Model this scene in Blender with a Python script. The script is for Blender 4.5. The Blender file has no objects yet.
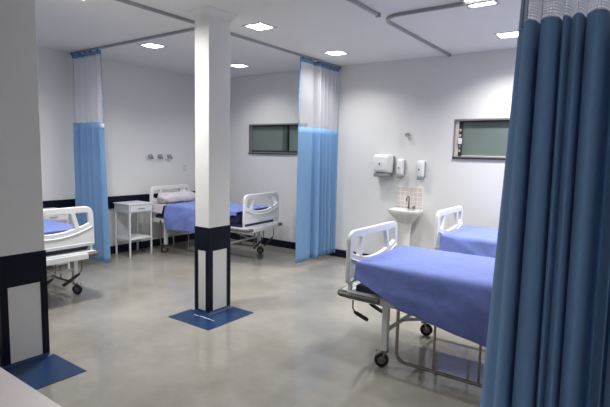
import bpy, bmesh, math, random
from mathutils import Vector, Matrix, noise
random.seed(7)
S = bpy.context.scene
COL = S.collection
PI = math.pi

# ------------------------------------------------------------------ materials
def mat(name, col, rough=0.5, metal=0.0, var=0.0, vscale=6.0, bump=0.0, bscale=60.0, spec=0.5, sheen=0.0, coat=0.0):
    m = bpy.data.materials.new(name); m.use_nodes = True
    nt = m.node_tree; b = nt.nodes['Principled BSDF']
    b.inputs['Base Color'].default_value = (*col, 1)
    b.inputs['Roughness'].default_value = rough
    b.inputs['Metallic'].default_value = metal
    b.inputs['Specular IOR Level'].default_value = spec
    b.inputs['Sheen Weight'].default_value = sheen
    b.inputs['Coat Weight'].default_value = coat
    tc = nt.nodes.new('ShaderNodeTexCoord')
    if var > 0:
        n = nt.nodes.new('ShaderNodeTexNoise'); n.inputs['Scale'].default_value = vscale; n.inputs['Detail'].default_value = 5
        r = nt.nodes.new('ShaderNodeValToRGB')
        r.color_ramp.elements[0].position = 0.3; r.color_ramp.elements[1].position = 0.7
        r.color_ramp.elements[0].color = (*[max(0, c*(1-var)) for c in col], 1)
        r.color_ramp.elements[1].color = (*[min(1, c*(1+var)) for c in col], 1)
        nt.links.new(tc.outputs['Object'], n.inputs['Vector'])
        nt.links.new(n.outputs['Fac'], r.inputs['Fac'])
        nt.links.new(r.outputs['Color'], b.inputs['Base Color'])
    if bump > 0:
        n2 = nt.nodes.new('ShaderNodeTexNoise'); n2.inputs['Scale'].default_value = bscale; n2.inputs['Detail'].default_value = 3
        bp = nt.nodes.new('ShaderNodeBump'); bp.inputs['Strength'].default_value = bump; bp.inputs['Distance'].default_value = 0.01
        nt.links.new(tc.outputs['Object'], n2.inputs['Vector'])
        nt.links.new(n2.outputs['Fac'], bp.inputs['Height'])
        nt.links.new(bp.outputs['Normal'], b.inputs['Normal'])
    return m

M = {}
M['wall'] = mat('wall_paint', (0.735, 0.735, 0.74), 0.6, var=0.015, vscale=2, bump=0.05, bscale=90)
M['ceil'] = mat('ceiling_paint', (0.78, 0.78, 0.78), 0.75, var=0.015, vscale=1.5)
M['pillar'] = mat('pillar_paint', (0.76, 0.76, 0.75), 0.5, var=0.015, vscale=3, bump=0.04)
M['navy'] = mat('navy_laminate', (0.0035, 0.006, 0.018), 0.4, var=0.1, spec=0.2)
M['base'] = mat('navy_baseboard', (0.005, 0.008, 0.024), 0.35, var=0.1, spec=0.25)
M['panel'] = mat('white_laminate', (0.70, 0.70, 0.69), 0.35, var=0.02)
M['mat'] = mat('blue_vinyl', (0.008, 0.035, 0.105), 0.3, var=0.2, vscale=9, spec=0.35, bump=0.06, bscale=25)
M['strips'] = mat('pale_strip', (0.75, 0.78, 0.82), 0.4)
M['steel'] = mat('white_enamel', (0.70, 0.71, 0.73), 0.35, var=0.03, vscale=8)
M['plastic'] = mat('white_moulded_plastic', (0.76, 0.77, 0.79), 0.32, var=0.015)
M['bumper'] = mat('grey_rubber_bumper', (0.11, 0.105, 0.10), 0.5, var=0.1, vscale=20)
M['rubber'] = mat('black_rubber', (0.012, 0.012, 0.013), 0.45, var=0.1)
M['chrome'] = mat('brushed_steel', (0.30, 0.28, 0.25), 0.25, metal=1.0, var=0.06, vscale=15)
M['alu'] = mat('dull_aluminium', (0.36, 0.37, 0.39), 0.4, metal=0.6, var=0.05)
M['vinyl'] = mat('navy_mattress_vinyl', (0.014, 0.016, 0.06), 0.4, var=0.15, bump=0.08, bscale=20)
M['sheet'] = mat('blue_cotton', (0.15, 0.205, 0.53), 0.8, var=0.05, vscale=14, bump=0.1, bscale=220, sheen=0.15)
def add_wrinkles(m, strength, scale):
    nt = m.node_tree; b = nt.nodes['Principled BSDF']; tc = nt.nodes.new('ShaderNodeTexCoord')
    n = nt.nodes.new('ShaderNodeTexNoise'); n.inputs['Scale'].default_value = scale; n.inputs['Detail'].default_value = 4; n.inputs['Distortion'].default_value = 1.2
    bp = nt.nodes.new('ShaderNodeBump'); bp.inputs['Strength'].default_value = strength; bp.inputs['Distance'].default_value = .03
    nt.links.new(tc.outputs['Object'], n.inputs['Vector']); nt.links.new(n.outputs['Fac'], bp.inputs['Height'])
    nt.links.new(bp.outputs['Normal'], b.inputs['Normal'])
add_wrinkles(M['sheet'], .28, 5.0)
M['linen'] = mat('pale_linen', (0.62, 0.58, 0.60), 0.85, var=0.08, vscale=30, bump=0.15, bscale=120)
M['ceramic'] = mat('white_ceramic', (0.74, 0.74, 0.72), 0.12, var=0.01, coat=0.3)
M['desk'] = mat('pale_desk_laminate', (0.68, 0.62, 0.62), 0.4, var=0.03, vscale=5)
M['black'] = mat('dark_plastic', (0.02, 0.02, 0.022), 0.4, var=0.1)
M['greyp'] = mat('grey_plastic', (0.25, 0.25, 0.26), 0.4, var=0.05)
M['frame'] = mat('anodised_frame', (0.34, 0.34, 0.345), 0.4, metal=0.5, var=0.05)
M['pinkfr'] = mat('pale_sash', (0.62, 0.55, 0.52), 0.45, var=0.05)
M['darkgap'] = mat('dark_sash_channel', (0.025, 0.025, 0.026), 0.5, var=0.1)
M['glass'] = mat('green_frosted_glass', (0.155, 0.20, 0.185), 0.3, var=0.06, vscale=2.5, bump=0.03, bscale=200)
M['glassd'] = mat('green_frosted_glass_overlap', (0.065, 0.10, 0.09), 0.3, var=0.06, vscale=2.5)

def floor_mat():
    m = mat('polished_floor', (0.36, 0.335, 0.29), 0.2)
    nt = m.node_tree; b = nt.nodes['Principled BSDF']
    tc = nt.nodes.new('ShaderNodeTexCoord')
    n1 = nt.nodes.new('ShaderNodeTexNoise'); n1.inputs['Scale'].default_value = 1.6; n1.inputs['Detail'].default_value = 6; n1.inputs['Roughness'].default_value = 0.65
    n2 = nt.nodes.new('ShaderNodeTexNoise'); n2.inputs['Scale'].default_value = 260; n2.inputs['Detail'].default_value = 2
    mx = nt.nodes.new('ShaderNodeMath'); mx.operation = 'MULTIPLY_ADD'; mx.inputs[1].default_value = 0.35
    nt.links.new(tc.outputs['Object'], n1.inputs['Vector']); nt.links.new(tc.outputs['Object'], n2.inputs['Vector'])
    nt.links.new(n2.outputs['Fac'], mx.inputs[0]); nt.links.new(n1.outputs['Fac'], mx.inputs[2])
    r = nt.nodes.new('ShaderNodeValToRGB')
    r.color_ramp.elements[0].position = 0.4; r.color_ramp.elements[0].color = (0.225, 0.212, 0.186, 1)
    r.color_ramp.elements[1].position = 0.95; r.color_ramp.elements[1].color = (0.355, 0.337, 0.298, 1)
    nt.links.new(mx.outputs[0], r.inputs['Fac']); nt.links.new(r.outputs['Color'], b.inputs['Base Color'])
    mr = nt.nodes.new('ShaderNodeMapRange'); mr.inputs['To Min'].default_value = 0.06; mr.inputs['To Max'].default_value = 0.15
    nt.links.new(n1.outputs['Fac'], mr.inputs['Value']); nt.links.new(mr.outputs[0], b.inputs['Roughness'])
    n3 = nt.nodes.new('ShaderNodeTexNoise'); n3.inputs['Scale'].default_value = 2.2; n3.inputs['Detail'].default_value = 2
    bp = nt.nodes.new('ShaderNodeBump'); b.inputs['Specular IOR Level'].default_value = 0.7; bp.inputs['Strength'].default_value = 0.08; bp.inputs['Distance'].default_value = 0.01
    nt.links.new(tc.outputs['Object'], n3.inputs['Vector']); nt.links.new(n3.outputs['Fac'], bp.inputs['Height'])
    nt.links.new(bp.outputs['Normal'], b.inputs['Normal'])
    return m
M['floor'] = floor_mat()

def tile_mat():
    m = mat('beige_wall_tiles', (0.6, 0.55, 0.5), 0.25)
    nt = m.node_tree; b = nt.nodes['Principled BSDF']
    tc = nt.nodes.new('ShaderNodeTexCoord'); mp = nt.nodes.new('ShaderNodeMapping')
    mp.inputs['Rotation'].default_value = (PI/2, 0, 0)
    br = nt.nodes.new('ShaderNodeTexBrick'); br.offset = 0.0
    br.inputs['Color1'].default_value = (0.66, 0.61, 0.56, 1); br.inputs['Color2'].default_value = (0.62, 0.56, 0.51, 1)
    br.inputs['Mortar'].default_value = (0.80, 0.79, 0.77, 1)
    br.inputs['Scale'].default_value = 1.0; br.inputs['Mortar Size'].default_value = 0.004
    br.inputs['Brick Width'].default_value = 0.0643; br.inputs['Row Height'].default_value = 0.0643
    nt.links.new(tc.outputs['Object'], mp.inputs['Vector']); nt.links.new(mp.outputs['Vector'], br.inputs['Vector'])
    nt.links.new(br.outputs['Color'], b.inputs['Base Color'])
    return m
M['tile'] = tile_mat()

def cloth_mat(name, col, trans=0.25):
    m = bpy.data.materials.new(name); m.use_nodes = True
    nt = m.node_tree; out = nt.nodes['Material Output']; b = nt.nodes['Principled BSDF']
    b.inputs['Base Color'].default_value = (*col, 1); b.inputs['Roughness'].default_value = 0.75
    b.inputs['Sheen Weight'].default_value = 0.1; b.inputs['Specular IOR Level'].default_value = 0.25
    tc = nt.nodes.new('ShaderNodeTexCoord')
    n = nt.nodes.new('ShaderNodeTexNoise'); n.inputs['Scale'].default_value = 180
    bp = nt.nodes.new('ShaderNodeBump'); bp.inputs['Strength'].default_value = 0.08; bp.inputs['Distance'].default_value = 0.004
    nt.links.new(tc.outputs['Object'], n.inputs['Vector']); nt.links.new(n.outputs['Fac'], bp.inputs['Height']); nt.links.new(bp.outputs['Normal'], b.inputs['Normal'])
    t = nt.nodes.new('ShaderNodeBsdfTranslucent'); t.inputs['Color'].default_value = (*col, 1)
    mx = nt.nodes.new('ShaderNodeMixShader'); mx.inputs[0].default_value = trans
    nt.links.new(b.outputs[0], mx.inputs[1]); nt.links.new(t.outputs[0], mx.inputs[2]); nt.links.new(mx.outputs[0], out.inputs['Surface'])
    return m
M['curtain'] = cloth_mat('blue_curtain_cloth', (0.205, 0.375, 0.64), 0.14)
M['hem'] = cloth_mat('blue_curtain_hem', (0.15, 0.30, 0.54), 0.1)

def net_mat():
    m = bpy.data.materials.new('white_curtain_net'); m.use_nodes = True
    nt = m.node_tree; out = nt.nodes['Material Output']; nt.nodes.remove(nt.nodes['Principled BSDF'])
    L = nt.links.new
    uv = nt.nodes.new('ShaderNodeUVMap'); sp = nt.nodes.new('ShaderNodeSeparateXYZ'); L(uv.outputs[0], sp.inputs[0])
    def wave(sock, k):
        a = nt.nodes.new('ShaderNodeMath'); a.operation = 'MULTIPLY'; a.inputs[1].default_value = k; L(sock, a.inputs[0])
        s = nt.nodes.new('ShaderNodeMath'); s.operation = 'SINE'; L(a.outputs[0], s.inputs[0]); return s.outputs[0]
    k = 2*PI/0.015
    p = nt.nodes.new('ShaderNodeMath'); p.operation = 'MULTIPLY'; L(wave(sp.outputs[0], k), p.inputs[0]); L(wave(sp.outputs[1], k), p.inputs[1])
    ab = nt.nodes.new('ShaderNodeMath'); ab.operation = 'ABSOLUTE'; L(p.outputs[0], ab.inputs[0])
    gt = nt.nodes.new('ShaderNodeMath'); gt.operation = 'LESS_THAN'; gt.inputs[1].default_value = 0.42; L(ab.outputs[0], gt.inputs[0])
    d = nt.nodes.new('ShaderNodeBsdfDiffuse'); d.inputs[0].default_value = (0.74, 0.75, 0.80, 1)
    t = nt.nodes.new('ShaderNodeBsdfTranslucent'); t.inputs[0].default_value = (0.74, 0.75, 0.80, 1)
    m1 = nt.nodes.new('ShaderNodeMixShader'); m1.inputs[0].default_value = 0.4; L(d.outputs[0], m1.inputs[1]); L(t.outputs[0], m1.inputs[2])
    tr = nt.nodes.new('ShaderNodeBsdfTransparent')
    m2 = nt.nodes.new('ShaderNodeMixShader'); L(gt.outputs[0], m2.inputs[0]); L(tr.outputs[0], m2.inputs[1]); L(m1.outputs[0], m2.inputs[2])
    L(m2.outputs[0], out.inputs['Surface'])
    return m
M['net'] = net_mat()

def emit_mat(name, col, strength):
    m = bpy.data.materials.new(name); m.use_nodes = True
    b = m.node_tree.nodes['Principled BSDF']
    b.inputs['Base Color'].default_value = (0.9, 0.9, 0.9, 1)
    b.inputs['Emission Color'].default_value = (*col, 1); b.inputs['Emission Strength'].default_value = strength
    return m
M['reflector'] = mat('lamp_reflector', (0.80, 0.80, 0.80), 0.3, var=0.01)
M['lampframe'] = mat('lamp_trim_ring', (0.55, 0.55, 0.55), 0.4, var=0.02)

# ------------------------------------------------------------------ helpers
class MB:
    def __init__(s): s.bm = bmesh.new()
    def box(s, x0, y0, z0, x1, y1, z1, bev=0.0, seg=2):
        g = bmesh.ops.create_cube(s.bm, size=1.0)
        vs = g['verts']
        for v in vs:
            v.co = Vector((x0+(v.co.x+.5)*(x1-x0), y0+(v.co.y+.5)*(y1-y0), z0+(v.co.z+.5)*(z1-z0)))
        if bev > 0:
            es = list({e for v in vs for e in v.link_edges})
            bmesh.ops.bevel(s.bm, geom=es, offset=bev, segments=seg, affect='EDGES', profile=0.5)
        return s
    def tube(s, pts, r, n=10, closed=False, caps=True):
        pts = [Vector(p) for p in pts]; N = len(pts); rings = []
        up = None
        for i, p in enumerate(pts):
            a = pts[i-1] if (i > 0 or closed) else pts[i]
            b = pts[(i+1) % N] if (i < N-1 or closed) else pts[i]
            t = (b-a).normalized()
            if up is None:
                up = Vector((0, 0, 1)) if abs(t.z) < .9 else Vector((1, 0, 0))
            u = (up - t*up.dot(t)).normalized(); w = t.cross(u); up = u
            rr = r[i] if isinstance(r, (list, tuple)) else r
            rings.append([s.bm.verts.new(p + (u*math.cos(2*PI*k/n)+w*math.sin(2*PI*k/n))*rr) for k in range(n)])
        for i in range(N if closed else N-1):
            A, B = rings[i], rings[(i+1) % N]
            for k in range(n):
                s.bm.faces.new((A[k], A[(k+1) % n], B[(k+1) % n], B[k]))
        if caps and not closed:
            s.bm.faces.new(rings[0][::-1]); s.bm.faces.new(rings[-1])
        return s
    def lathe(s, prof, c=(0, 0, 0), n=24, sx=1.0, sy=1.0, axis='z'):
        rings = []
        for (r, z) in prof:
            ring = []
            for k in range(n):
                a = 2*PI*k/n; x, y = r*math.cos(a)*sx, r*math.sin(a)*sy
                if axis == 'z': q = (x, y, z)
                elif axis == 'y': q = (x, z, y)
                else: q = (z, x, y)
                ring.append(s.bm.verts.new(Vector(q)+Vector(c)))
            rings.append(ring)
        for A, B in zip(rings, rings[1:]):
            for k in range(n): s.bm.faces.new((A[k], A[(k+1) % n], B[(k+1) % n], B[k]))
        s.bm.faces.new(rings[0][::-1]); s.bm.faces.new(rings[-1])
        return s
    def prism(s, poly, z0, z1):
        a = [s.bm.verts.new((x, y, z0)) for x, y in poly]; b = [s.bm.verts.new((x, y, z1)) for x, y in poly]
        s.bm.faces.new(a[::-1]); s.bm.faces.new(b); n = len(a)
        for k in range(n): s.bm.faces.new((a[k], a[(k+1) % n], b[(k+1) % n], b[k]))
        return s
    def build(s, name, m, parent=None, smooth=False, loc=None):
        bmesh.ops.recalc_face_normals(s.bm, faces=s.bm.faces[:])
        me = bpy.data.meshes.new(name); s.bm.to_mesh(me); s.bm.free()
        if smooth:
            for p in me.polygons: p.use_smooth = True
            try: me.set_sharp_from_angle(angle=math.radians(40))
            except Exception: pass
        me.materials.append(m)
        o = bpy.data.objects.new(name, me); COL.objects.link(o)
        if parent: o.parent = parent
        if loc: o.location = loc
        return o

def tag(o, label, cat, group=None):
    o['label'] = label; o['category'] = cat
    if group: o['group'] = group
    return o
def thing(name, label, cat, loc=(0, 0, 0), rz=0.0, group=None):
    o = bpy.data.objects.new(name, None); COL.objects.link(o); o.empty_display_size = 0.1
    o.location = loc; o.rotation_euler = (0, 0, rz)
    return tag(o, label, cat, group)
def struct(o):
    o['kind'] = 'structure'; return o
def copy_tree(o, parent=None):
    c = o.copy(); COL.objects.link(c)
    if parent: c.parent = parent
    for ch in [x for x in bpy.data.objects if x.parent == o]:
        copy_tree(ch, c)
    return c
def arc(c, r, a0, a1, n, plane='xy'):
    out = []
    for i in range(n+1):
        a = a0+(a1-a0)*i/n
        p, q = r*math.cos(a), r*math.sin(a)
        if plane == 'xy': out.append((c[0]+p, c[1]+q, c[2]))
        else: out.append((c[0]+p, c[1], c[2]+q))
    return out

# ------------------------------------------------------------------ room
XL, XR, YB, YF, C = -6.549, 0.75, 6.196, -2.6, 2.915
struct(MB().box(XL-.2, YF-.2, -.1, XR+.2, YB+.2, 0).build('floor', M['floor']))
LIGHTS = [(-5.17, 3.83), (-3.398, 3.854), (-3.394, 5.364), (-5.172, 5.40), (-1.286, 5.50), (-1.247, 4.24),
          (-4.05, 2.25), (-5.60, 2.10), (0.30, 5.50), (-1.10, 3.30), (-5.17, 0.8), (-0.35, -0.35)]
LH = 0.11
def ceiling():
    xs = sorted({XL-.2, XR+.2} | {round(x+d, 4) for x, y in LIGHTS for d in (-LH, LH)})
    ys = sorted({YF-.2, YB+.2} | {round(y+d, 4) for x, y in LIGHTS for d in (-LH, LH)})
    bm = bmesh.new(); V = {}
    def vv(x, y):
        if (x, y) not in V: V[(x, y)] = bm.verts.new((x, y, C))
        return V[(x, y)]
    for a, b in zip(xs, xs[1:]):
        for c, d in zip(ys, ys[1:]):
            mx, my = (a+b)/2, (c+d)/2
            if any(abs(mx-x) < LH and abs(my-y) < LH for x, y in LIGHTS): continue
            bm.faces.new((vv(a, c), vv(a, d), vv(b, d), vv(b, c)))
    me = bpy.data.meshes.new('ceiling'); 
    ret = bmesh.ops.extrude_face_region(bm, geom=bm.faces[:])
    for v in [g for g in ret['geom'] if isinstance(g, bmesh.types.BMVert)]: v.co.z += 0.16
    bmesh.ops.recalc_face_normals(bm, faces=bm.faces[:])
    bm.to_mesh(me); bm.free(); me.materials.append(M['ceil'])
    o = bpy.data.objects.new('ceiling', me); COL.objects.link(o); struct(o)
ceiling()
struct(MB().box(XL-.2, YF-.2, 0, XL, YB+.2, C).build('wall_left', M['wall']))
struct(MB().box(XR, YF-.2, 0, XR+.2, YB+.2, C).build('wall_right', M['wall']))
struct(MB().box(XL, YF-.2, 0, XR, YF, C).build('wall_front', M['wall']))
W1 = (-5.68, -4.42, 1.59, 2.073); W2 = (-2.06, -0.80, 1.59, 2.073)
wb = MB()
T = 0.2
wb.box(XL, YB, 0, XR, YB+T, W1[2]); wb.box(XL, YB, W1[3], XR, YB+T, C)
wb.box(XL, YB, W1[2], W1[0], YB+T, W1[3]); wb.box(W1[1], YB, W1[2], W2[0], YB+T, W1[3]); wb.box(W2[1], YB, W1[2], XR, YB+T, W1[3])
struct(wb.build('wall_back', M['wall']))
struct(MB().box(XL+.0005, YB-.014, 0, XR, YB, .118, .003).build('baseboard_back', M['base']))
struct(MB().box(XL, YF, 0, XL+.014, YB-.014, .118, .003).build('baseboard_left', M['base']))
struct(MB().box(XL, YF, .70, XL+.02, YB, .885, .004).build('trim_1', M['navy']))

def window(name, w, mull, open_gap):
    x0, x1, z0, z1 = w
    root = bpy.data.objects.new(name, None); COL.objects.link(root); root.location = ((x0+x1)/2, YB, z0); struct(root)
    def P(mb, nm, m):
        o = mb.build(nm, m); o.parent = root; o.location = -root.location; return o
    f = MB(); y0, y1 = YB+.045, YB+.10; t = .018
    f.box(x0, YB-.006, z0, x0+.012, y1, z1); f.box(x1-.012, YB-.006, z0, x1, y1, z1)
    f.box(x0, YB-.006, z0, x1, y1, z0+.014); f.box(x0, YB-.006, z1-.012, x1, y1, z1)
    f.box(x0, YB-.010, z1-.005, x1, YB-.002, z1+.012)
    P(f, 'window_frame', M['frame'])
    gx0 = x0+.012
    if open_gap:
        P(MB().box(x0+.012, y0-.02, z0+.014, x0+.055, y1, z1-.012, .003), 'sash', M['pinkfr'])
        P(MB().box(x0+.055, y0-.01, z0+.014, x0+.095, y1, z1-.012), 'sash_channel', M['darkgap'])
        h = MB()
        for zz in (.34, .27, .13, .07): h.box(x0+.062, y0-.014, z0+zz, x0+.085, y0-.008, z0+zz+.03, .002)
        P(h, 'channel_clips', M['pinkfr'])
        P(MB().box(x0+.06, y0-.045, z0+.17, x0+.10, y0-.01, z0+.25, .006), 'latch', M['plastic'])
        gx0 = x0+.095
    else:
        P(MB().box(x0+.012, y0-.01, z0+.014, x0+.03, y1, z1-.012), 'sash', M['frame'])
    if mull:
        P(MB().box(mull-.11, y0+.01, z0+.014, mull-.015, y0+.02, z1-.012), 'pane_overlap', M['glassd'])
        P(MB().box(mull-.015, y0-.006, z0+.014, mull+.018, y0+.03, z1-.012, .002), 'mullion', M['darkgap'])
    P(MB().box(gx0, y0+.022, z0+.012, x1-.01, y0+.032, z1-.01), 'pane', M['glass'])
    P(MB().box(gx0, y0-.008, z0+.014, x1-.012, y0+.03, z0+(.026 if open_gap else .045), .002), 'bottom_rail', M['pinkfr'] if open_gap else M['darkgap'])
    P(MB().box(gx0, y0-.008, z1-.028, x1-.012, y0+.03, z1-.012, .002), 'top_rail', M['darkgap'])
    P(MB().box(x0, YB-.022, z0-.02, x1, y0, z0, .002), 'sill', M['darkgap'])
    # dim corridor wall behind the frosted pane
window('window_1', W1, -4.86, False)
window('window_2', W2, None, True)

# ------------------------------------------------------------------ pillars
def pillar(x0, y0, x1, y1, label, zb, zt, capital=True):
    root = bpy.data.objects.new('pillar', None); COL.objects.link(root); struct(root)
    root['label'] = label; root['category'] = 'pillar'
    cx, cy = (x0+x1)/2, (y0+y1)/2; root.location = (cx, cy, 0)
    a, b = (x1-x0)/2, (y1-y0)/2
    MB().box(-a, -b, .0, a, b, C, .004).build('shaft', M['pillar'], root)
    e = .006
    f = MB()
    f.box(-a-e, -b-e, zb, a+e, b+e, zt, .002)
    f.box(-a-e, -b-e, .0, a+e, b+e, .03, .002)
    sw = .045
    for sx in (-1, 1):
        for sy in (-1, 1):
            f.box(min(sx*(a+e), sx*(a-sw)), min(sy*(b+e), sy*(b-sw)), .03, max(sx*(a+e), sx*(a-sw)), max(sy*(b+e), sy*(b-sw)), zb)
    f.build('navy_cladding', M['navy'], root)
    k = .003
    MB().box(-a+sw, -b-k, .03, a-sw, -b, zb).build('white_panel', M['panel'], root)
    MB().box(a, -b+sw, .03, a+k, b-sw, zb).build('white_panel', M['panel'], root)
    if capital:
        bm = bmesh.new()
        prof = [(.0, C-.062), (.012, C-.058), (.012, C-.05), (.022, C-.042), (.042, C-.015), (.046, C-.008), (.046, C)]
        rings = []
        for d, z in prof:
            rings.append([bm.verts.new((sx*(a+d), sy*(b+d), z)) for sx, sy in ((-1, -1), (1, -1), (1, 1), (-1, 1))])
        for A, B in zip(rings, rings[1:]):
            for q in range(4): bm.faces.new((A[q], A[(q+1) % 4], B[(q+1) % 4], B[q]))
        bm.faces.new(rings[0][::-1]); bm.faces.new(rings[-1])
        mb = MB(); mb.bm.free(); mb.bm = bm
        mb.build('capital', M['pillar'], root)
    return root
P1 = (-3.557, 3.11, -3.360, 3.39)
P2 = (-4.05, 1.385, -3.63, 1.70)
pillar(*P1, 'slim white square pillar with a navy lower band standing mid floor', .63, .862)
pillar(*P2, 'large grey white pillar at the left edge beside the desk', .595, .83)

def floor_mat_obj(p, ext_x, ext_y, label):
    x0, y0, x1, y1 = p
    X0 = x0-.06; Y1 = y1+.035; X1 = x1+ext_x; Y0 = y0-ext_y; e = .008
    root = thing('floor_mat', label, 'mat', (x1, y0, 0), 0, 'blue mats around the pillar feet')
    L = lambda x, y: (x-x1, y-y0)
    MB().prism([L(X0, Y0), L(X1, Y0), L(X1, Y1), L(x1+e, Y1), L(x1+e, y0-e), L(X0, y0-e)], 0.0005, .004).build('sheet', M['mat'], root)
    # cove that climbs the pillar foot
    bm = bmesh.new()
    pr = [(.05, .0042), (.03, .007), (.015, .014), (.008, .028), (.0075, .03), (.0065, .0)]
    path = [(x0, y0, 0, -1), (x1, y0, 1, -1), (x1, y1, 1, 0)]
    rings = []
    for (x, y, dx, dy) in path:
        rings.append([bm.verts.new((x-x1+dx*d, y-y0+dy*d, z)) for d, z in pr])
    for A, B in zip(rings, rings[1:]):
        for q in range(len(pr)-1): bm.faces.new((A[q], A[q+1], B[q+1], B[q]))
    mb = MB(); mb.bm.free(); mb.bm = bm
    mb.build('cove', M['mat'], root)
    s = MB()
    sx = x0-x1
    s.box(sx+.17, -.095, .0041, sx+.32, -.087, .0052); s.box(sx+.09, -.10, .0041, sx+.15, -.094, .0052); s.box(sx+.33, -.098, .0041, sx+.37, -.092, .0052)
    s.build('pale_strips', M['strips'], root)  # thin pale strips lying on the mat in front of the pillar
    return root
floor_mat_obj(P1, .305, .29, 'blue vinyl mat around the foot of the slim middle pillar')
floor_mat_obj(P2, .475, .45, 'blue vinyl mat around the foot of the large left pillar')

# ------------------------------------------------------------------ ceiling lights
WATTS = {0: 13, 1: 15, 2: 18, 3: 12, 4: 31, 5: 23, 6: 54, 7: 5, 8: 28, 9: 14, 10: 3, 11: 13}
LBL = ['small square ceiling light above the curtain rail left of the slim pillar',
       'square ceiling light nearest right of the slim pillar',
       'square ceiling light above the blue curtain by the back wall',
       'square ceiling light farthest back, just peeking out right of the slim pillar',
       'square ceiling light next to the top of the dark near curtain',
       'square ceiling light partly hidden by the bent rail at the top edge',
       'square ceiling light in front of the slim pillar, above the picture',
       'square ceiling light above the large left pillar, out of the picture',
       'square ceiling light over the far bed head, behind the near curtain',
       'square ceiling light over the near bed, above the picture',
       'square ceiling light over the left entrance, out of the picture', 'unseen square fill light added behind the desk, out of the picture']  # last entry is an unseen light added to fill the near curtain
glow = emit_mat('lamp_diffuser', (1.0, 0.99, 0.97), 9.0)
for i, (x, y) in enumerate(LIGHTS):
    r = thing('ceiling_light', LBL[i], 'light', (x, y, C), 0, 'square recessed ceiling lights')
    h = LH
    f = MB(); t = .022
    for (a, b, c, d) in ((-h-t, -h-t, h+t, -h), (-h-t, h, h+t, h+t), (-h-t, -h, -h, h), (h, -h, h+t, h)):
        f.box(a, b, -.007, c, d, -.0003, .002)
    f.build('trim_frame', M['lampframe'], r)
    q = MB(); e = .003; d = .075
    q.box(-h+e, -h+e, 0, -h+2*e, h-e, d); q.box(h-2*e, -h+e, 0, h-e, h-e, d); q.box(-h+2*e, -h+e, 0, h-2*e, -h+2*e, d); q.box(-h+2*e, h-2*e, 0, h-2*e, h-e, d)
    q.box(-h+e, -h+e, d, h-e, h-e, d+e)
    q.build('reflector', M['reflector'], r)
    MB().box(-.085, -.085, .052 if i != 6 else .014, .085, .085, .06 if i != 6 else .022).build('diffuser', glow, r)
    ld = bpy.data.lights.new('lamp_glow', 'AREA'); ld.shape = 'SQUARE'; ld.size = .17; ld.energy = WATTS[i]; ld.color = (1.0, .985, .96)
    ld.spread = math.radians(165 if i in (6, 11) else 132)
    lo = bpy.data.objects.new('lamp_glow', ld); COL.objects.link(lo); lo.parent = r; lo.location = (0, 0, .012 if i == 6 else .05)

# ------------------------------------------------------------------ curtain rails
def rail(pts, label):
    # square-section track following a list of xy points
    z = C-.017; w = .013
    ob = MB()
    pts = [Vector((x, y, 0)) for x, y in pts]; N = len(pts); rings = []
    for i, p in enumerate(pts):
        a = pts[max(0, i-1)]; b = pts[min(N-1, i+1)]; t = (b-a).normalized(); nrm = Vector((-t.y, t.x, 0))
        rings.append([ob.bm.verts.new(p+nrm*u+Vector((0, 0, z+v))) for u, v in ((-w, -w), (w, -w), (w, w+.003), (-w, w+.003))])
    for A, B in zip(rings, rings[1:]):
        for q in range(4): ob.bm.faces.new((A[q], A[(q+1) % 4], B[(q+1) % 4], B[q]))
    ob.bm.faces.new(rings[0][::-1]); ob.bm.faces.new(rings[-1])
    root = thing('curtain_rail', label, 'rail', (pts[0].x, pts[0].y, C), 0, 'ceiling curtain rails')
    o = ob.build('track', M['alu'], root); o.location = (-pts[0].x, -pts[0].y, -C)
    for e in (pts[0], pts[-1]):
        c = MB().box(e.x-.02, e.y-.02, z-.018, e.x+.02, e.y+.02, z+.0165, .003).build('end_cap', M['greyp'], root); c.location = (-pts[0].x, -pts[0].y, -C)
    return root
RA, RB = -3.835, 3.52
rail([(RA, 1.45), (RA, 6.17)], 'long straight ceiling rail passing behind the slim pillar to the back wall')
rail([(XL+.03, RB), (RA-.035, RB)], 'ceiling rail from the left wall meeting the long rail behind the pillar')
NY = 1.40
def bend(c, r, a0, a1): return [(p[0], p[1]) for p in arc((c[0], c[1], 0), r, a0, a1, 8)]
rail([(-2.128, 4.08)] + bend((-1.928, NY+.2), .2, PI, 1.5*PI) + [(XR-.03, NY)], 'ceiling rail that carries the dark near curtain and ends by the bent rail')
rail([(-2.15, 6.12)] + bend((-1.95, 4.37), .2, PI, 1.5*PI) + [(XR-.03, 4.17)], 'bent ceiling rail around the far right bed bay')

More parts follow.
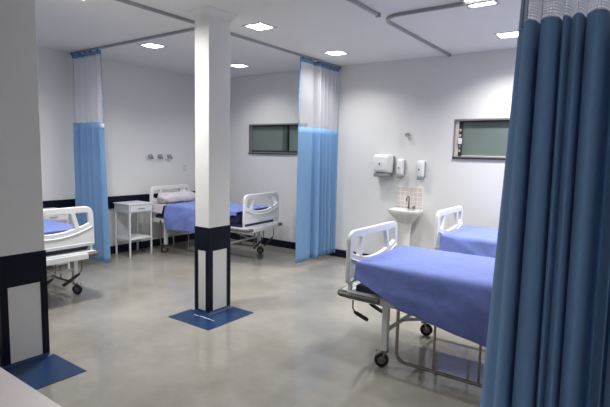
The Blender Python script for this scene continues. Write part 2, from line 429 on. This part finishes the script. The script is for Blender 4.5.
# ------------------------------------------------------------------ curtains
def catmull(P, t):
    n = len(P)-1; x = min(max(t, 0), .99999)*n; i = int(x); f = x-i
    p0, p1, p2, p3 = P[max(i-1, 0)], P[i], P[i+1], P[min(i+2, n)]
    return tuple(.5*((2*b)+(-a+c)*f+(2*a-5*b+4*c-d)*f*f+(-a+3*b-3*c+d)*f*f*f) for a, b, c, d in zip(p0, p1, p2, p3))
def cloth_grid(name, m, parent, fn, z0, z1, n, nz, thick=.003, smooth=True, subset=None):
    # fn(t,z) -> local x,y ; builds a sheet with UVs in metres
    bm = bmesh.new(); uvl = bm.loops.layers.uv.new('UVMap'); rows = []
    ts = [i/n for i in range(n+1)] if subset is None else [subset[0]+(subset[1]-subset[0])*i/n for i in range(n+1)]
    S_ = []
    for j in range(nz+1):
        z = z0+(z1-z0)*j/nz; row = []; s = 0; pp = None; ss = []
        for t in ts:
            x, y = fn(t, z); p = Vector((x, y, z))
            if pp is not None: s += (p-pp).length
            pp = p; ss.append(s); row.append(bm.verts.new(p))
        rows.append(row); S_.append(ss)
    for j in range(nz):
        for i in range(n):
            f = bm.faces.new((rows[j][i], rows[j][i+1], rows[j+1][i+1], rows[j+1][i]))
            for lp, (a, b) in zip(f.loops, ((j, i), (j, i+1), (j+1, i+1), (j+1, i))):
                lp[uvl].uv = (S_[0][b], z0+(z1-z0)*a/nz)
    me = bpy.data.meshes.new(name); bm.to_mesh(me); bm.free(); me.materials.append(m)
    for p in me.polygons: p.use_smooth = smooth
    o = bpy.data.objects.new(name, me); COL.objects.link(o); o.parent = parent
    if thick:
        sm = o.modifiers.new('thickness', 'SOLIDIFY'); sm.thickness = thick
    return o
def hooks(parent, fn, n, z, hm=M['black']):
    for i in range(n):
        x, y = fn((i+.5)/n, z)
        MB().box(x-.008, y-.008, z, x+.008, y+.008, C-.032, .002).build('hook', hm, parent)

def fold_path(a0, a1, folds, amp, seed, axis):
    rnd = random.Random(seed); P = []
    n = folds*2
    ws = [rnd.uniform(.75, 1.25) for _ in range(n)]; tot = sum(ws); c = 0
    P.append((a0, 0))
    for i in range(n):
        c += ws[i]
        P.append((a0+(a1-a0)*c/tot, (amp*rnd.uniform(.7, 1.15))*(1 if i % 2 else -1)))
    P[-1] = (a1, 0)
    return P

def curtain(label, loc, P_top, P_bot, zb, zsplit, zt, axis, group, n=160, bind=.02):
    root = thing('privacy_curtain', label, 'curtain', loc, 0, group)
    def fn(t, z):
        w = min(1, max(0, (z-zb)/(zt-zb)))
        a = catmull(P_top, t); b = catmull(P_bot, t)
        s = a[0]*w+b[0]*(1-w); d = a[1]*w+b[1]*(1-w)
        d += .006*noise.noise(Vector((s*9, z*2.2, 3.1)))
        return (s, d) if axis == 'x' else (d, s)
    cloth_grid('fabric', M['curtain'], root, fn, zb, zsplit, n, 24)
    cloth_grid('net', M['net'], root, fn, zsplit, zt-.055, n, 10, thick=0)
    cloth_grid('top_hem', M['hem'], root, fn, zt-.055, zt, n, 2)
    cloth_grid('side_binding', M['hem'], root, fn, zsplit, zt-.055, 6, 10, thick=.005, subset=(0, bind))
    cloth_grid('side_binding', M['hem'], root, fn, zsplit, zt-.055, 6, 10, thick=.005, subset=(.98, 1))
    return root, fn

# curtain by the left wall
c1, f1 = curtain('light blue curtain with net top hanging beside the left wall', (XL, RB, 0),
                 fold_path(.045, .72, 5, .042, 3, 'x'), fold_path(.045, .84, 5, .06, 3, 'x'), .085, 1.95, C-.040, 'x', None)
hooks(c1, f1, 9, C-.05)
x, y = f1(1.0, 1.90)
MB().box(x-.02, y-.055, 1.875, x+.05, y-.02, 1.925, .012).build('white_clip', M['plastic'], c1)
# curtain on the long rail by the back wall
pt = [(5.165, 0), (5.25, .015), (5.36, .022), (5.46, .01), (5.53, -.03), (5.56, .01), (5.59, .055), (5.63, .03), (5.67, -.04), (5.72, .035), (5.77, -.045), (5.82, .03), (5.87, -.035), (5.92, .04), (5.97, -.04), (6.02, .03), (6.06, -.04), (6.11, .035), (6.165, 0)]
pb = [(5.15, .0), (5.23, .02), (5.34, .028), (5.47, .01), (5.55, -.045), (5.57, .03), (5.60, .075), (5.66, .03), (5.71, -.055), (5.76, .04), (5.80, -.06), (5.85, .035), (5.90, -.05), (5.95, .05), (6.0, -.05), (6.04, .035), (6.08, -.05), (6.12, .04), (6.165, 0)]
c2, f2 = curtain('light blue curtain with net top hanging on the long rail by the back wall', (RA, 0, 0),
                 pt, pb, .075, 1.955, C-.040, 'y', None)
hooks(c2, f2, 12, C-.05)
# near curtain at the right edge
near_top = [(-.302, .10), (-.297, .06), (-.289, .04), (-.285, .008), (-.271, -.012), (-.259, .0), (-.254, .045), (-.249, .005), (-.233, -.014), (-.217, -.002), (-.212, .035), (-.207, .004), (-.199, -.008), (-.192, .004), (-.188, .018), (-.183, .002), (-.172, -.014), (-.163, .0), (-.159, .035), (-.154, .004), (-.131, -.022), (-.110, -.004), (-.104, .055), (-.094, .075), (-.082, .06), (-.066, .03), (-.056, .06), (-.046, .0), (-.02, -.03), (.005, .0), (.012, .06), (.03, .0), (.06, -.02), (.08, .05), (.11, -.02), (.14, .05), (.18, -.02), (.22, .05), (.26, -.02), (.30, .05), (.35, -.02), (.40, .05)]
KEY = [(-.302, -.402), (-.289, -.322), (-.254, -.268), (-.212, -.190), (-.188, -.168), (-.159, -.133), (-.104, -.080), (.40, .46)]
near_top = [(a, b*1.35) for a, b in near_top]
near_bot = []
for a, b in near_top:
    for (p, q), (p2, q2) in zip(KEY, KEY[1:]):
        if p-1e-6 <= a <= p2+1e-6:
            na = q+(q2-q)*(a-p)/(p2-p); break
    near_bot.append((na, b*1.05))
nc, nf = curtain('dark looking blue curtain close up filling the right edge', (0, NY, 0),
                 near_top, near_bot, .06, 1.963, C-.040, 'x', None, n=420, bind=.05)
hooks(nc, nf, 10, C-.05)

# ------------------------------------------------------------------ hospital beds
def smile(v): return .148+.52*v*v
def panel_mesh():
    cu = bpy.data.curves.new('panel', 'CURVE'); cu.dimensions = '2D'; cu.fill_mode = 'BOTH'
    def poly(pts):
        sp = cu.splines.new('POLY'); sp.points.add(len(pts)-1)
        for p, (x, y) in zip(sp.points, pts): p.co = (x, y, 0, 1)
        sp.use_cyclic_u = True
    def rounded(pts, rad, n=5):
        out = []; N = len(pts)
        for i in range(N):
            p = Vector(pts[i]); a = (Vector(pts[i-1])-p).normalized(); b = (Vector(pts[(i+1) % N])-p).normalized()
            r = rad[i] if isinstance(rad, list) else rad
            A = p+a*r; B = p+b*r
            for k in range(n+1):
                t = k/n; q = A*(1-t)**2 + p*2*t*(1-t) + B*t*t; out.append((q.x, q.y))
        return out
    poly(rounded([(-.43, 0), (.43, 0), (.42, .40), (-.42, .40)], [.02, .02, .09, .09], 8))
    def hole(tl, tr, br, bl):
        n = 8; pts = [(tl, .350), (tr, .350)]
        for k in range(n+1):
            v = br+(bl-br)*k/n; pts.append((v, smile(v)))
        # round only the corners lightly
        core = rounded([(tl, .350), (tr, .350)]+[(br, smile(br)), (bl, smile(bl))], .02, 4)
        res = core[:5*3]  # up to br corner
        for k in range(1, n):
            v = br+(bl-br)*(.08+.84*k/n); res.append((v, smile(v)+.0015))
        res += core[5*3:]
        poly(res[::-1])
    hole(-.195, .195, .238, -.238)
    hole(.226, .374, .388, .272)
    hole(-.374, -.226, -.272, -.388)
    cu.extrude = .010; cu.bevel_depth = .008; cu.bevel_resolution = 2
    tmp = bpy.data.objects.new('tmp_panel', cu); COL.objects.link(tmp)
    dg = bpy.context.evaluated_depsgraph_get()
    me = bpy.data.meshes.new_from_object(tmp.evaluated_get(dg))
    bpy.data.objects.remove(tmp); bpy.data.curves.remove(cu)
    bm = bmesh.new(); bm.from_mesh(me); bpy.data.meshes.remove(me)
    for v in bm.verts: v.co = Vector((v.co.z, v.co.x, v.co.y))
    mb = MB(); mb.bm.free(); mb.bm = bm
    # raised ribs
    for s in (-1, 1):
        mb.tube([(s*.016, v, smile(v)-.045) for v in [-.41+.82*k/16 for k in range(17)]], .011, 8)
        mb.tube([(s*.014, -.41, .02), (s*.014, .41, .02)], .009, 8)
    # rolled outer rim
    rim = [(.0, -.420, .02), (0, -.410, .31)] + [(0, -.410+.07*(1-math.cos(a)), .31+.07*math.sin(a)) for a in (PI/10, PI/5, 3*PI/10, 2*PI/5, PI/2)]
    rim += [(0, -p[1], p[2]) for p in rim[::-1]]
    mb.tube(rim, .017, 10)
    return mb

def caster(parent, x, y, ang):
    c = MB()
    c.lathe([(.018, .115), (.03, .118), (.03, .13), (.015, .135)], (x, y, 0), 14)
    ca, sa = math.cos(ang), math.sin(ang)
    ox, oy = x+.022*ca, y+.022*sa
    for s in (-1, 1):
        c.tube([(x-sa*.022*s, y+ca*.022*s, .12), (ox-sa*.022*s, oy+ca*.022*s, .055)], .008, 8)
    c.tube([(ox-sa*.03, oy+ca*.03, .055), (ox+sa*.03, oy-ca*.03, .055)], .008, 8)
    o = c.build('caster', M['chrome'], parent, True)
    w = MB(); n = 22
    prof = [(.03, -.014), (.05, -.014), (.055, -.008), (.055, .008), (.05, .014), (.03, .014)]
    rings = []
    for r, h in prof:
        ring = []
        for k in range(n):
            a = 2*PI*k/n; lx, lz = r*math.cos(a), r*math.sin(a)
            ring.append(w.bm.verts.new((ox+ca*lx-sa*h, oy+sa*lx+ca*h, .0555+lz)))
        rings.append(ring)
    for A, B in zip(rings, rings[1:]+rings[:1]):
        for k in range(n): w.bm.faces.new((A[k], A[(k+1) % n], B[(k+1) % n], B[k]))
    w.build('wheel', M['rubber'], o, True)
    h = MB(); h.tube([(ox-sa*.012, oy+ca*.012, .0555), (ox+sa*.012, oy-ca*.012, .0555)], .0305, 16)
    h.build('hub', M['greyp'], o, True)
    b = MB(); b.box(ox+.02*ca-.02, oy+.02*sa-.012, .118, ox+.055*ca+.012, oy+.055*sa+.012, .13, .004)
    b.build('brake_pedal', M['rubber'], o)

BL = 1.85
def make_bed(label):
    r = thing('hospital_bed', label, 'bed', (0, 0, 0), 0, 'hospital beds')
    MB().box(.06, -.40, .541, BL-.08, .40, .588, .006).build('deck', M['vinyl'], r)
    f = MB()
    for s in (-1, 1):
        f.box(.0, s*.41-.02, .475, BL, s*.41+.02, .535, .004)
    for u in (.0, .36, .8, 1.3, BL-.045):
        f.box(u, -.41, .48, u+.045, .41, .53, .004)
    f.box(-.055, -.425, .528, .30, .425, .54, .003); f.box(-.085, -.33, .47, -.03, .33, .528, .006)
    for s in (-1, 1):
        f.box(.0, s*.405-.014, .53, .028, s*.405+.014, .62, .003)
        f.box(BL-.028, s*.405-.014, .53, BL, s*.405+.014, .64, .003)
    f.build('frame', M['steel'], r)
    # grey bumper wrapping the foot end
    for sd_ in (-1, 1):
        b = MB(); pth = [(.285, sd_*.445, .51), (.1, sd_*.445, .51)] + [(p[0], sd_*p[1], p[2]) for p in arc((-.03, .395, .51), .05, .5*PI, PI, 6)] + [(-.08, sd_*.33, .51)]
        rings = []
        pv = [Vector(p) for p in pth]
        for i, p in enumerate(pv):
            a = pv[max(0, i-1)]; c = pv[min(len(pv)-1, i+1)]; t = (c-a).normalized(); nr = Vector((t.y, -t.x, 0))*sd_*-1
            if nr.dot(p-Vector((.3, 0, p.z))) < 0: nr = -nr
            rings.append([b.bm.verts.new(p+nr*d+Vector((0, 0, z))) for d, z in ((-.018, -.018), (.010, -.02), (.018, -.010), (.018, .008), (.010, .016), (-.018, .016))])
        for A, B in zip(rings, rings[1:]):
            for q in range(6): b.bm.faces.new((A[q], A[(q+1) % 6], B[(q+1) % 6], B[q]))
        b.bm.faces.new(rings[0][::-1]); b.bm.faces.new(rings[-1])
        b.build('bumper', M['bumper'], r, True)
    pm = panel_mesh().build('footboard', M['plastic'], r, True); pm.location = (0, 0, .60)
    hb = pm.copy(); COL.objects.link(hb); hb.name = 'headboard'; hb.parent = r; hb.location = (BL, 0, .62)
    for u, uf in ((.325, 1), (BL-.30, -1)):
        for s in (-1, 1):
            MB().box(u-.024, s*.395-.024, .13, u+.024, s*.395+.024, .49, .005).build('leg', M['steel'], r)
            caster(r, u, s*.395, {(1, 1): .5, (1, -1): -2.6, (-1, 1): 1.0, (-1, -1): 2.2}[(uf, s)])
        MB().tube([(u, -.38, .28), (u, .38, .28)], .016, 8).build('cross_bar', M['steel'], r, True)
    br = MB()
    br.tube([(.33, -.12, .29), (1.0, -.12, .47)], .014, 8); br.tube([(BL-.33, .12, .29), (.95, .12, .47)], .014, 8)
    br.tube([(.0, -.08, .49), (.9, -.08, .44)], .012, 8); br.tube([(.0, .08, .49), (.9, .08, .44)], .012, 8)
    br.box(.06, -.20, .42, .20, -.04, .48, .006); br.box(.06, .04, .42, .20, .20, .48, .006)
    br.build('crank_mechanism', M['steel'], r, True)
    for v, d in ((-.29, 0), (-.02, .05)):
        c = MB(); c.tube([(-.02, v, .49), (-.025, v+.005, .36), (-.02, v+.03, .315)], .007, 8)
        o = c.build('crank', M['chrome'], r, True)
        MB().tube([(-.02, v+.03, .315), (-.015, v+.055, .30), (.01, v+.19, .215)], [.012, .016, .018], 10).build('grip', M['rubber'], o, True)
    # lowered side rails
    for s in (-1, 1):
        y = s*.437; u0, u1 = .44, 1.62
        g = MB()
        loop = [(u0, y, .515)] + arc((u0+.07, y, .165), .07, PI, 1.5*PI, 6, 'xz') + arc((u1-.07, y, .165), .07, -.5*PI, 0, 6, 'xz') + [(u1, y, .515)]
        g.tube(loop, .0125, 10)
        for u in (.72, 1.03, 1.34): g.tube([(u, y, .095), (u, y, .515)], .009, 8)
        g.build('side_rail', M['chrome'], r, True)
    MB().box(.125, -.405, .59, BL-.11, .405, .735, .03, 3).build('mattress', M['vinyl'], r, True)
    return r
bed = make_bed('white hospital bed nearest the dark curtain, side rail lowered, crank handles showing')
bed.location = (-1.81, 3.545, 0)
b2 = copy_tree(bed); b2.location = (-1.775, 5.36, 0); tag(b2, 'white hospital bed farthest right, by the back wall beside the sink', 'bed', 'hospital beds')
b3 = copy_tree(bed); b3.location = (-4.5, 5.195, 0); b3.rotation_euler.z = PI+.097; tag(b3, 'white hospital bed behind the slim pillar, head at the left wall', 'bed', 'hospital beds')
b4 = copy_tree(bed); b4.location = (-4.66, 2.25, 0); b4.rotation_euler.z = PI; tag(b4, 'white hospital bed half hidden behind the large left pillar', 'bed', 'hospital beds')

# ------------------------------------------------------------------ sheets (draped cloth)
def drape(name, label, cat, bedobj, m, u0, u1, near, far, foot, head=0.0, zt=.742, seed=1, side=-1, group=None, wr=1.0):
    """near/far: functions of u giving the hem drop; side=-1: near side is local -v"""
    V = .417; R = .035; nu, nv = 80, 26; NS = 16; NFt = 8
    bm = bmesh.new()
    def cross(u, dn, df):
        out = []
        for k in range(NS+1):                         # near hem up to the edge
            d = dn*(1-k/NS); out.append((-V, -d, d))
        for k in range(1, nv): out.append((-V+2*V*k/nv, 0, 0))
        for k in range(NS+1):
            d = df*k/NS; out.append((V, -d, d))
        return out
    grid = []
    us = [(u0, foot*(1-k/NFt)) for k in range(NFt)] + [(u0+(u1-u0)*k/nu, 0) for k in range(nu+1)]
    if head: us += [(u1, head*(k+1)/NFt) for k in range(NFt)]
    for u, fd in us:
        dn, df = near(u), far(u)
        if fd > 0: dn = min(dn, near(u0)); df = min(df, far(u0))
        row = []
        for (v, dz, d) in cross(u, dn, df):
            z = zt+dz
            if fd > 0: z = zt-max(fd, d) if d > 0 else zt-fd
            # soft rounded edges
            e = abs(v) > V-1e-6 and d == 0
            if abs(v) > V-.02 and d < 1e-6: z -= .006
            p = Vector((u, v, z))
            n1 = noise.noise(Vector((u*4.2+seed, v*5, d*3))); n2 = noise.noise(Vector((u*11+seed, v*9, d*6+5)))
            if d > 0:
                fold = (.5+.5*math.sin(u*13+d*6+seed))*.020*min(1, d/.22)*wr + (.5+.5*math.sin(u*31-d*12+seed*2))*.010*min(1, d/.22)*wr
                p.y += (1 if v > 0 else -1)*(.016+.034*min(1, d/.2)+fold+.004*n1)
                p.z += .004*n2
                wv = noise.noise(Vector((u*3.2-d*5.5+seed, u*1.2+d*2.0, seed))); wv2 = noise.noise(Vector((u*8-d*11+seed, u*2+d*4, seed+3)))
                p.y += (1 if v > 0 else -1)*(.022*max(0, wv)+.012*max(0, wv2))*min(1, d/.12)
            else:
                p.z += (.005*n1+.003*n2)*wr
            if fd > 0: p.x += (-1 if u == u0 else 1)*(.012+.01*n1)
            row.append(bm.verts.new(p))
        grid.append(row)
    for A, B in zip(grid, grid[1:]):
        for k in range(len(A)-1): bm.faces.new((A[k], A[k+1], B[k+1], B[k]))
    if side > 0:
        for v in bm.verts: v.co.y *= -1
    bmesh.ops.recalc_face_normals(bm, faces=bm.faces[:])
    bmesh.ops.smooth_vert(bm, verts=bm.verts[:], factor=.4, use_axis_x=True, use_axis_y=True, use_axis_z=True)
    me = bpy.data.meshes.new(name); bm.to_mesh(me); bm.free(); me.materials.append(m)
    for p in me.polygons: p.use_smooth = True
    o = bpy.data.objects.new(name, me); COL.objects.link(o)
    o.location = bedobj.location; o.rotation_euler = bedobj.rotation_euler
    s = o.modifiers.new('thickness', 'SOLIDIFY'); s.thickness = .004; s.offset = 1
    return tag(o, label, cat, group)
lerp = lambda a, b, t: a+(b-a)*min(1, max(0, t))
G = 'blue sheets on the beds'
def near_drop(u):
    if u < .45: return lerp(.12, .29, (u-.07)/.38)
    return lerp(.29, .47, (u-.45)/.9)
drape('bed_sheet', 'wide blue sheet sloping off the near side of the bed beside the dark curtain', 'sheet', bed, M['sheet'],
      .095, 1.77, near_drop, lambda u: .2, .10, .05, zt=.787, seed=1, group=G, wr=.45)
drape('bed_sheet', 'blue sheet on the far right bed by the back wall', 'sheet', b2, M['sheet'],
      .07, 1.77, lambda u: lerp(.15, .38, (u-.03)/.2), lambda u: .2, .12, .05, zt=.765, seed=4, group=G)
drape('bed_sheet', 'blue sheet hanging low on the bed behind the slim pillar', 'sheet', b3, M['sheet'],
      .13, 1.50, lambda u: lerp(.06, .385, (u-.2)/.45), lambda u: .25, .02, .015, zt=.772, seed=7, side=1, group=G, wr=.8)
drape('bed_sheet', 'pale blue sheet seen through the rail of the left bed', 'sheet', b4, M['sheet'],
      .08, 1.60, lambda u: .12, lambda u: .12, .05, .015, zt=.765, seed=9, side=1, group=G)
drape('bed_sheet', 'white undersheet showing at the head of the bed by the bedside table', 'sheet', b3, M['linen'],
      1.55, 1.765, lambda u: .13, lambda u: .13, .0, .06, zt=.755, seed=12, side=1)

def pillow(label, bedobj, u, v, z, a, b, h, seed):
    bm = bmesh.new(); n, k = 34, 22
    bmesh.ops.create_uvsphere(bm, u_segments=n, v_segments=k, radius=1)
    for w in bm.verts:
        x, y, zz = w.co
        sx = math.copysign(abs(x)**.55, x); sy = math.copysign(abs(y)**.55, y)
        q = noise.noise(Vector((x*2.3+seed, y*3.3, zz*1.5)))*.6+noise.noise(Vector((x*6+seed, y*6, zz*4)))*.16
        w.co = Vector((sx*a*(1+.12*q), sy*b*(1+.12*q), max(-.55, zz)*h*(1+q)))
    mb = MB(); mb.bm.free(); mb.bm = bm
    o = mb.build('pillow', M['linen'], None, True)
    R = Matrix.Rotation(bedobj.rotation_euler.z, 3, 'Z')
    o.location = Vector(bedobj.location)+R @ Vector((u, v, z)); o.rotation_euler.z = bedobj.rotation_euler.z
    return tag(o, label, 'pillow')
pillow('crumpled pale pillow lying at the head of the bed behind the slim pillar', b3, 1.655, .04, .834, .125, .38, .092, 2.0)

# ------------------------------------------------------------------ bedside tables
def bedside(label, loc, w=.40, d=.38):
    r = thing('bedside_table', label, 'table', loc, 0, 'white metal bedside tables')
    h = .80; a, b = d/2, w/2
    MB().box(-a-.012, -b-.012, h-.02, a+.012, b+.012, h, .004).build('tabletop', M['steel'], r)
    MB().box(-a, -b, h-.135, a-.004, b, h-.02, .003).build('drawer_case', M['steel'], r)
    dr = MB().box(a-.004, -b+.022, h-.125, a+.008, b-.022, h-.03, .003).build('drawer', M['steel'], r)
    MB().tube([(a+.008, -.05, h-.075), (a+.028, -.045, h-.075), (a+.028, .045, h-.075), (a+.008, .05, h-.075)], .005, 8).build('handle', M['chrome'], dr, True)
    MB().box(-a+.01, -b+.01, .255, a-.01, b-.01, .28, .003).build('shelf', M['steel'], r)
    for sx in (-1, 1):
        for sy in (-1, 1):
            MB().box(sx*(a-.014)-.011, sy*(b-.014)-.011, 0, sx*(a-.014)+.011, sy*(b-.014)+.011, h-.13, .002).build('leg', M['steel'], r)
    return r
t1 = bedside('white metal bedside table with a drawer and lower shelf beside the left curtain', (-6.275, 4.265, 0))
t2 = copy_tree(t1); t2.location = (-6.24, 2.95, 0); tag(t2, 'white bedside table glimpsed through the rail of the left bed', 'table', 'white metal bedside tables')

# ------------------------------------------------------------------ washbasin corner
sink = thing('pedestal_sink', 'white pedestal washbasin under the tiled splashback on the back wall', 'sink', (-2.61, YB, 0))
def basin():
    mb = MB(); n = 40
    def outline(sc, z, yo=0):
        ring = []
        for k in range(n):
            a = 2*PI*k/n; x = .225*sc*math.copysign(abs(math.cos(a))**.75, math.cos(a)); s_ = math.sin(a)
            y = (-.19-.19*sc*(-s_)) if s_ < 0 else (-.19+.185*sc*s_)
            y = -.20+(.20*sc)*math.copysign(abs(s_)**(.75 if s_ < 0 else .45), s_)
            ring.append(mb.bm.verts.new((x, min(-.002, y+yo), z)))
        return ring
    rs = [outline(.36, .66, .03), outline(.50, .70, .02), outline(.80, .78, .01), outline(.96, .82), outline(1.0, .845), outline(1.0, .862), outline(.97, .868),
          outline(.86, .866, -.015), outline(.80, .85, -.015), outline(.66, .78, -.01), outline(.3, .755, -.01)]
    for A, B in zip(rs, rs[1:]):
        for k in range(n): mb.bm.faces.new((A[k], A[(k+1) % n], B[(k+1) % n], B[k]))
    mb.bm.faces.new(rs[0][::-1]); mb.bm.faces.new(rs[-1])
    return mb
basin().build('basin', M['ceramic'], sink, True)
MB().lathe([(.115, 0), (.115, .02), (.095, .05), (.082, .2), (.078, .45), (.085, .6), (.10, .68)], (0, -.18, 0), 28, 1, .9).build('pedestal', M['ceramic'], sink, True)
fa = MB(); fa.lathe([(.024, .864), (.024, .875), (.014, .885), (.012, .92)], (0, -.075, 0), 16)
fa.tube([(0, -.075, .90), (0, -.075, 1.0)] + [(0, -.115+.04*math.cos(a), 1.0+.04*math.sin(a)) for a in [k*PI/8 for k in range(1, 9)]] + [(0, -.155, .975)], .010, 10)
fau = fa.build('faucet', M['chrome'], sink, True)
MB().lathe([(.02, .866), (.02, .90), (.012, .905)], (.075, -.075, 0), 12).tube([(.075, -.075, .90), (.105, -.10, .915)], .007, 8).build('tap_handle', M['chrome'], fau, True)
o = MB().box(-.193, -.010, .873, .193, -.0005, 1.163, .002).build('tile_splashback', M['tile'], None, loc=(-2.64, YB, 0))
tag(o, 'square of beige wall tiles above the washbasin', 'splashback')

def rbox_front(w, z0, z1, d, taper, r):
    """wall-hung housing, back at y=0, bulging to -d"""
    bm = bmesh.new(); g = bmesh.ops.create_cube(bm, size=1)
    for v in g['verts']:
        f = v.co.y < 0
        top = v.co.z > 0
        s = (taper if f else 1.0)
        v.co = Vector((v.co.x*w*s, (-d if f else 0)*(1 if top else .92), (z1-(.012 if f else 0)) if top else (z0+(.02 if f else 0))))
    bmesh.ops.bevel(bm, geom=bm.edges[:], offset=r, segments=4, affect='EDGES', profile=.5)
    mb = MB(); mb.bm.free(); mb.bm = bm; return mb
td = thing('towel_dispenser', 'wide white paper towel dispenser on the back wall left of the soap dispensers', 'dispenser', (-3.02, YB, 0))
rbox_front(.275, 1.335, 1.615, .19, .92, .045).build('cover', M['plastic'], td, True)
MB().box(-.12, -.155, 1.29, .115, -.001, 1.345, .015).build('outlet_base', M['greyp'], td, True)
MB().lathe([(.012, -.193), (.012, -.186)], (-.01, 0, 1.475), 12, .7, 1.2, 'y').build('lock', M['black'], td, True)
MB().box(.133, -.05, 1.36, .141, -.002, 1.585, .004).build('side_trim', M['greyp'], td, True)
sd = thing('soap_dispenser', 'narrow white soap dispenser closer to the towel dispenser', 'dispenser', (-2.772, YB, 0), 0, 'soap dispensers on the wall')
rbox_front(.105, 1.305, 1.555, .10, .85, .028).build('cover', M['plastic'], sd, True)
MB().box(-.032, -.095, 1.283, .032, -.012, 1.325, .01).build('push_bar', M['greyp'], sd, True)  # push bar under the soap dispenser cover
MB().lathe([(.010, -.105), (.010, -.094)], (-.004, 0, 1.425), 12, .7, 1.2, 'y').build('lock', M['black'], sd, True)
MB().box(.047, -.035, 1.325, .0555, -.002, 1.535, .003).build('side_trim', M['greyp'], sd, True)
s2 = copy_tree(sd); s2.location = (-2.475, YB, -.012); tag(s2, 'narrow white soap dispenser on its own, right above the splashback edge', 'dispenser', 'soap dispensers on the wall')
hk = thing('wall_pipe_stub', 'small dark pipe stub with a bent arm high on the back wall', 'pipe', (-2.70, YB, 1.885))
MB().lathe([(.03, -.004), (.03, -.001)], (0, 0, 0), 18, axis='y').lathe([(.024, -.05), (.027, -.04), (.022, -.004)], (0, 0, 0), 16, axis='y').build('stub', M['greyp'], hk, True)
MB().tube([(0, -.04, 0), (.03, -.055, -.03), (.055, -.05, -.075)], .009, 8).build('arm', M['alu'], hk, True)

for i, (y, lb) in enumerate(((4.757, 'small round gas outlet on the left wall, leftmost of three in a row'), (4.945, 'small round gas outlet on the left wall, middle one of three in a row'), (5.134, 'small round gas outlet on the left wall, rightmost of three in a row'))):
    if i == 0:
        go = thing('gas_outlet', lb, 'outlet', (XL, y, 1.503), 0, 'gas outlets on the left wall')
        MB().box(0.0005, -.05, -.045, .012, .045, .05, .004).build('plate', M['plastic'], go)
        MB().lathe([(.036, .012), (.036, .05), (.026, .06)], (0, .005, -.002), 16, axis='x').build('valve', M['alu'], go, True)
        MB().tube([(.045, .012, -.012), (.065, .04, -.04)], .016, 8).build('nozzle', M['greyp'], go, True)
    else:
        g2 = copy_tree(go); g2.location = (XL, y, 1.503); tag(g2, lb, 'outlet', 'gas outlets on the left wall')
so = thing('wall_socket', 'pale double socket plate low on the left wall by the slim pillar', 'socket', (XL, 5.497, 1.30))
MB().box(.0005, -.04, -.06, .008, .04, .06, .003).build('plate', M['panel'], so)
for z in (.028, -.028): MB().box(.008, -.018, z-.016, .0095, .018, z+.016).build('insert', M['lampframe'], so)

# ------------------------------------------------------------------ desk at lower left
dk = thing('desk', 'pale desk top corner at the bottom left beside the large pillar', 'desk', (-2.3, .38, 0))
MB().box(-.95, -.36, .722, 1.15, .359, .75, .003).build('desktop', M['desk'], dk)
for sx in (-.9, 1.07): MB().box(sx, -.33, 0, sx+.03, .32, .722, .002).build('side_panel', M['desk'], dk)
MB().box(-.87, .24, .25, 1.07, .258, .722, .002).build('modesty_panel', M['desk'], dk)

# ------------------------------------------------------------------ camera, world, view
yaw, pitch, roll, f = .6216, .1064, .0213, 470.145
fw = Vector((-math.sin(yaw)*math.cos(pitch), math.cos(yaw)*math.cos(pitch), -math.sin(pitch)))
rt = Vector((math.cos(yaw), math.sin(yaw), 0)); up = rt.cross(fw)
c, s = math.cos(roll), math.sin(roll)
r2 = c*rt+s*up; u2 = -s*rt+c*up
cam = bpy.data.cameras.new('camera'); co = bpy.data.objects.new('camera', cam); COL.objects.link(co)
mw = Matrix((r2, u2, -fw)).transposed().to_4x4(); mw.translation = (0, 0, 1.6)
co.matrix_world = mw
cam.sensor_width = 36; cam.sensor_fit = 'HORIZONTAL'; cam.lens = f/610*36; cam.clip_start = .02
S.camera = co
w = bpy.data.worlds.new('world'); S.world = w; w.use_nodes = True
w.node_tree.nodes['Background'].inputs[0].default_value = (.02, .02, .022, 1)
S.view_settings.view_transform = 'Standard'; S.view_settings.look = 'None'; S.view_settings.gamma = 1.0
S.view_settings.exposure = 0.0; S.view_settings.use_curve_mapping = False
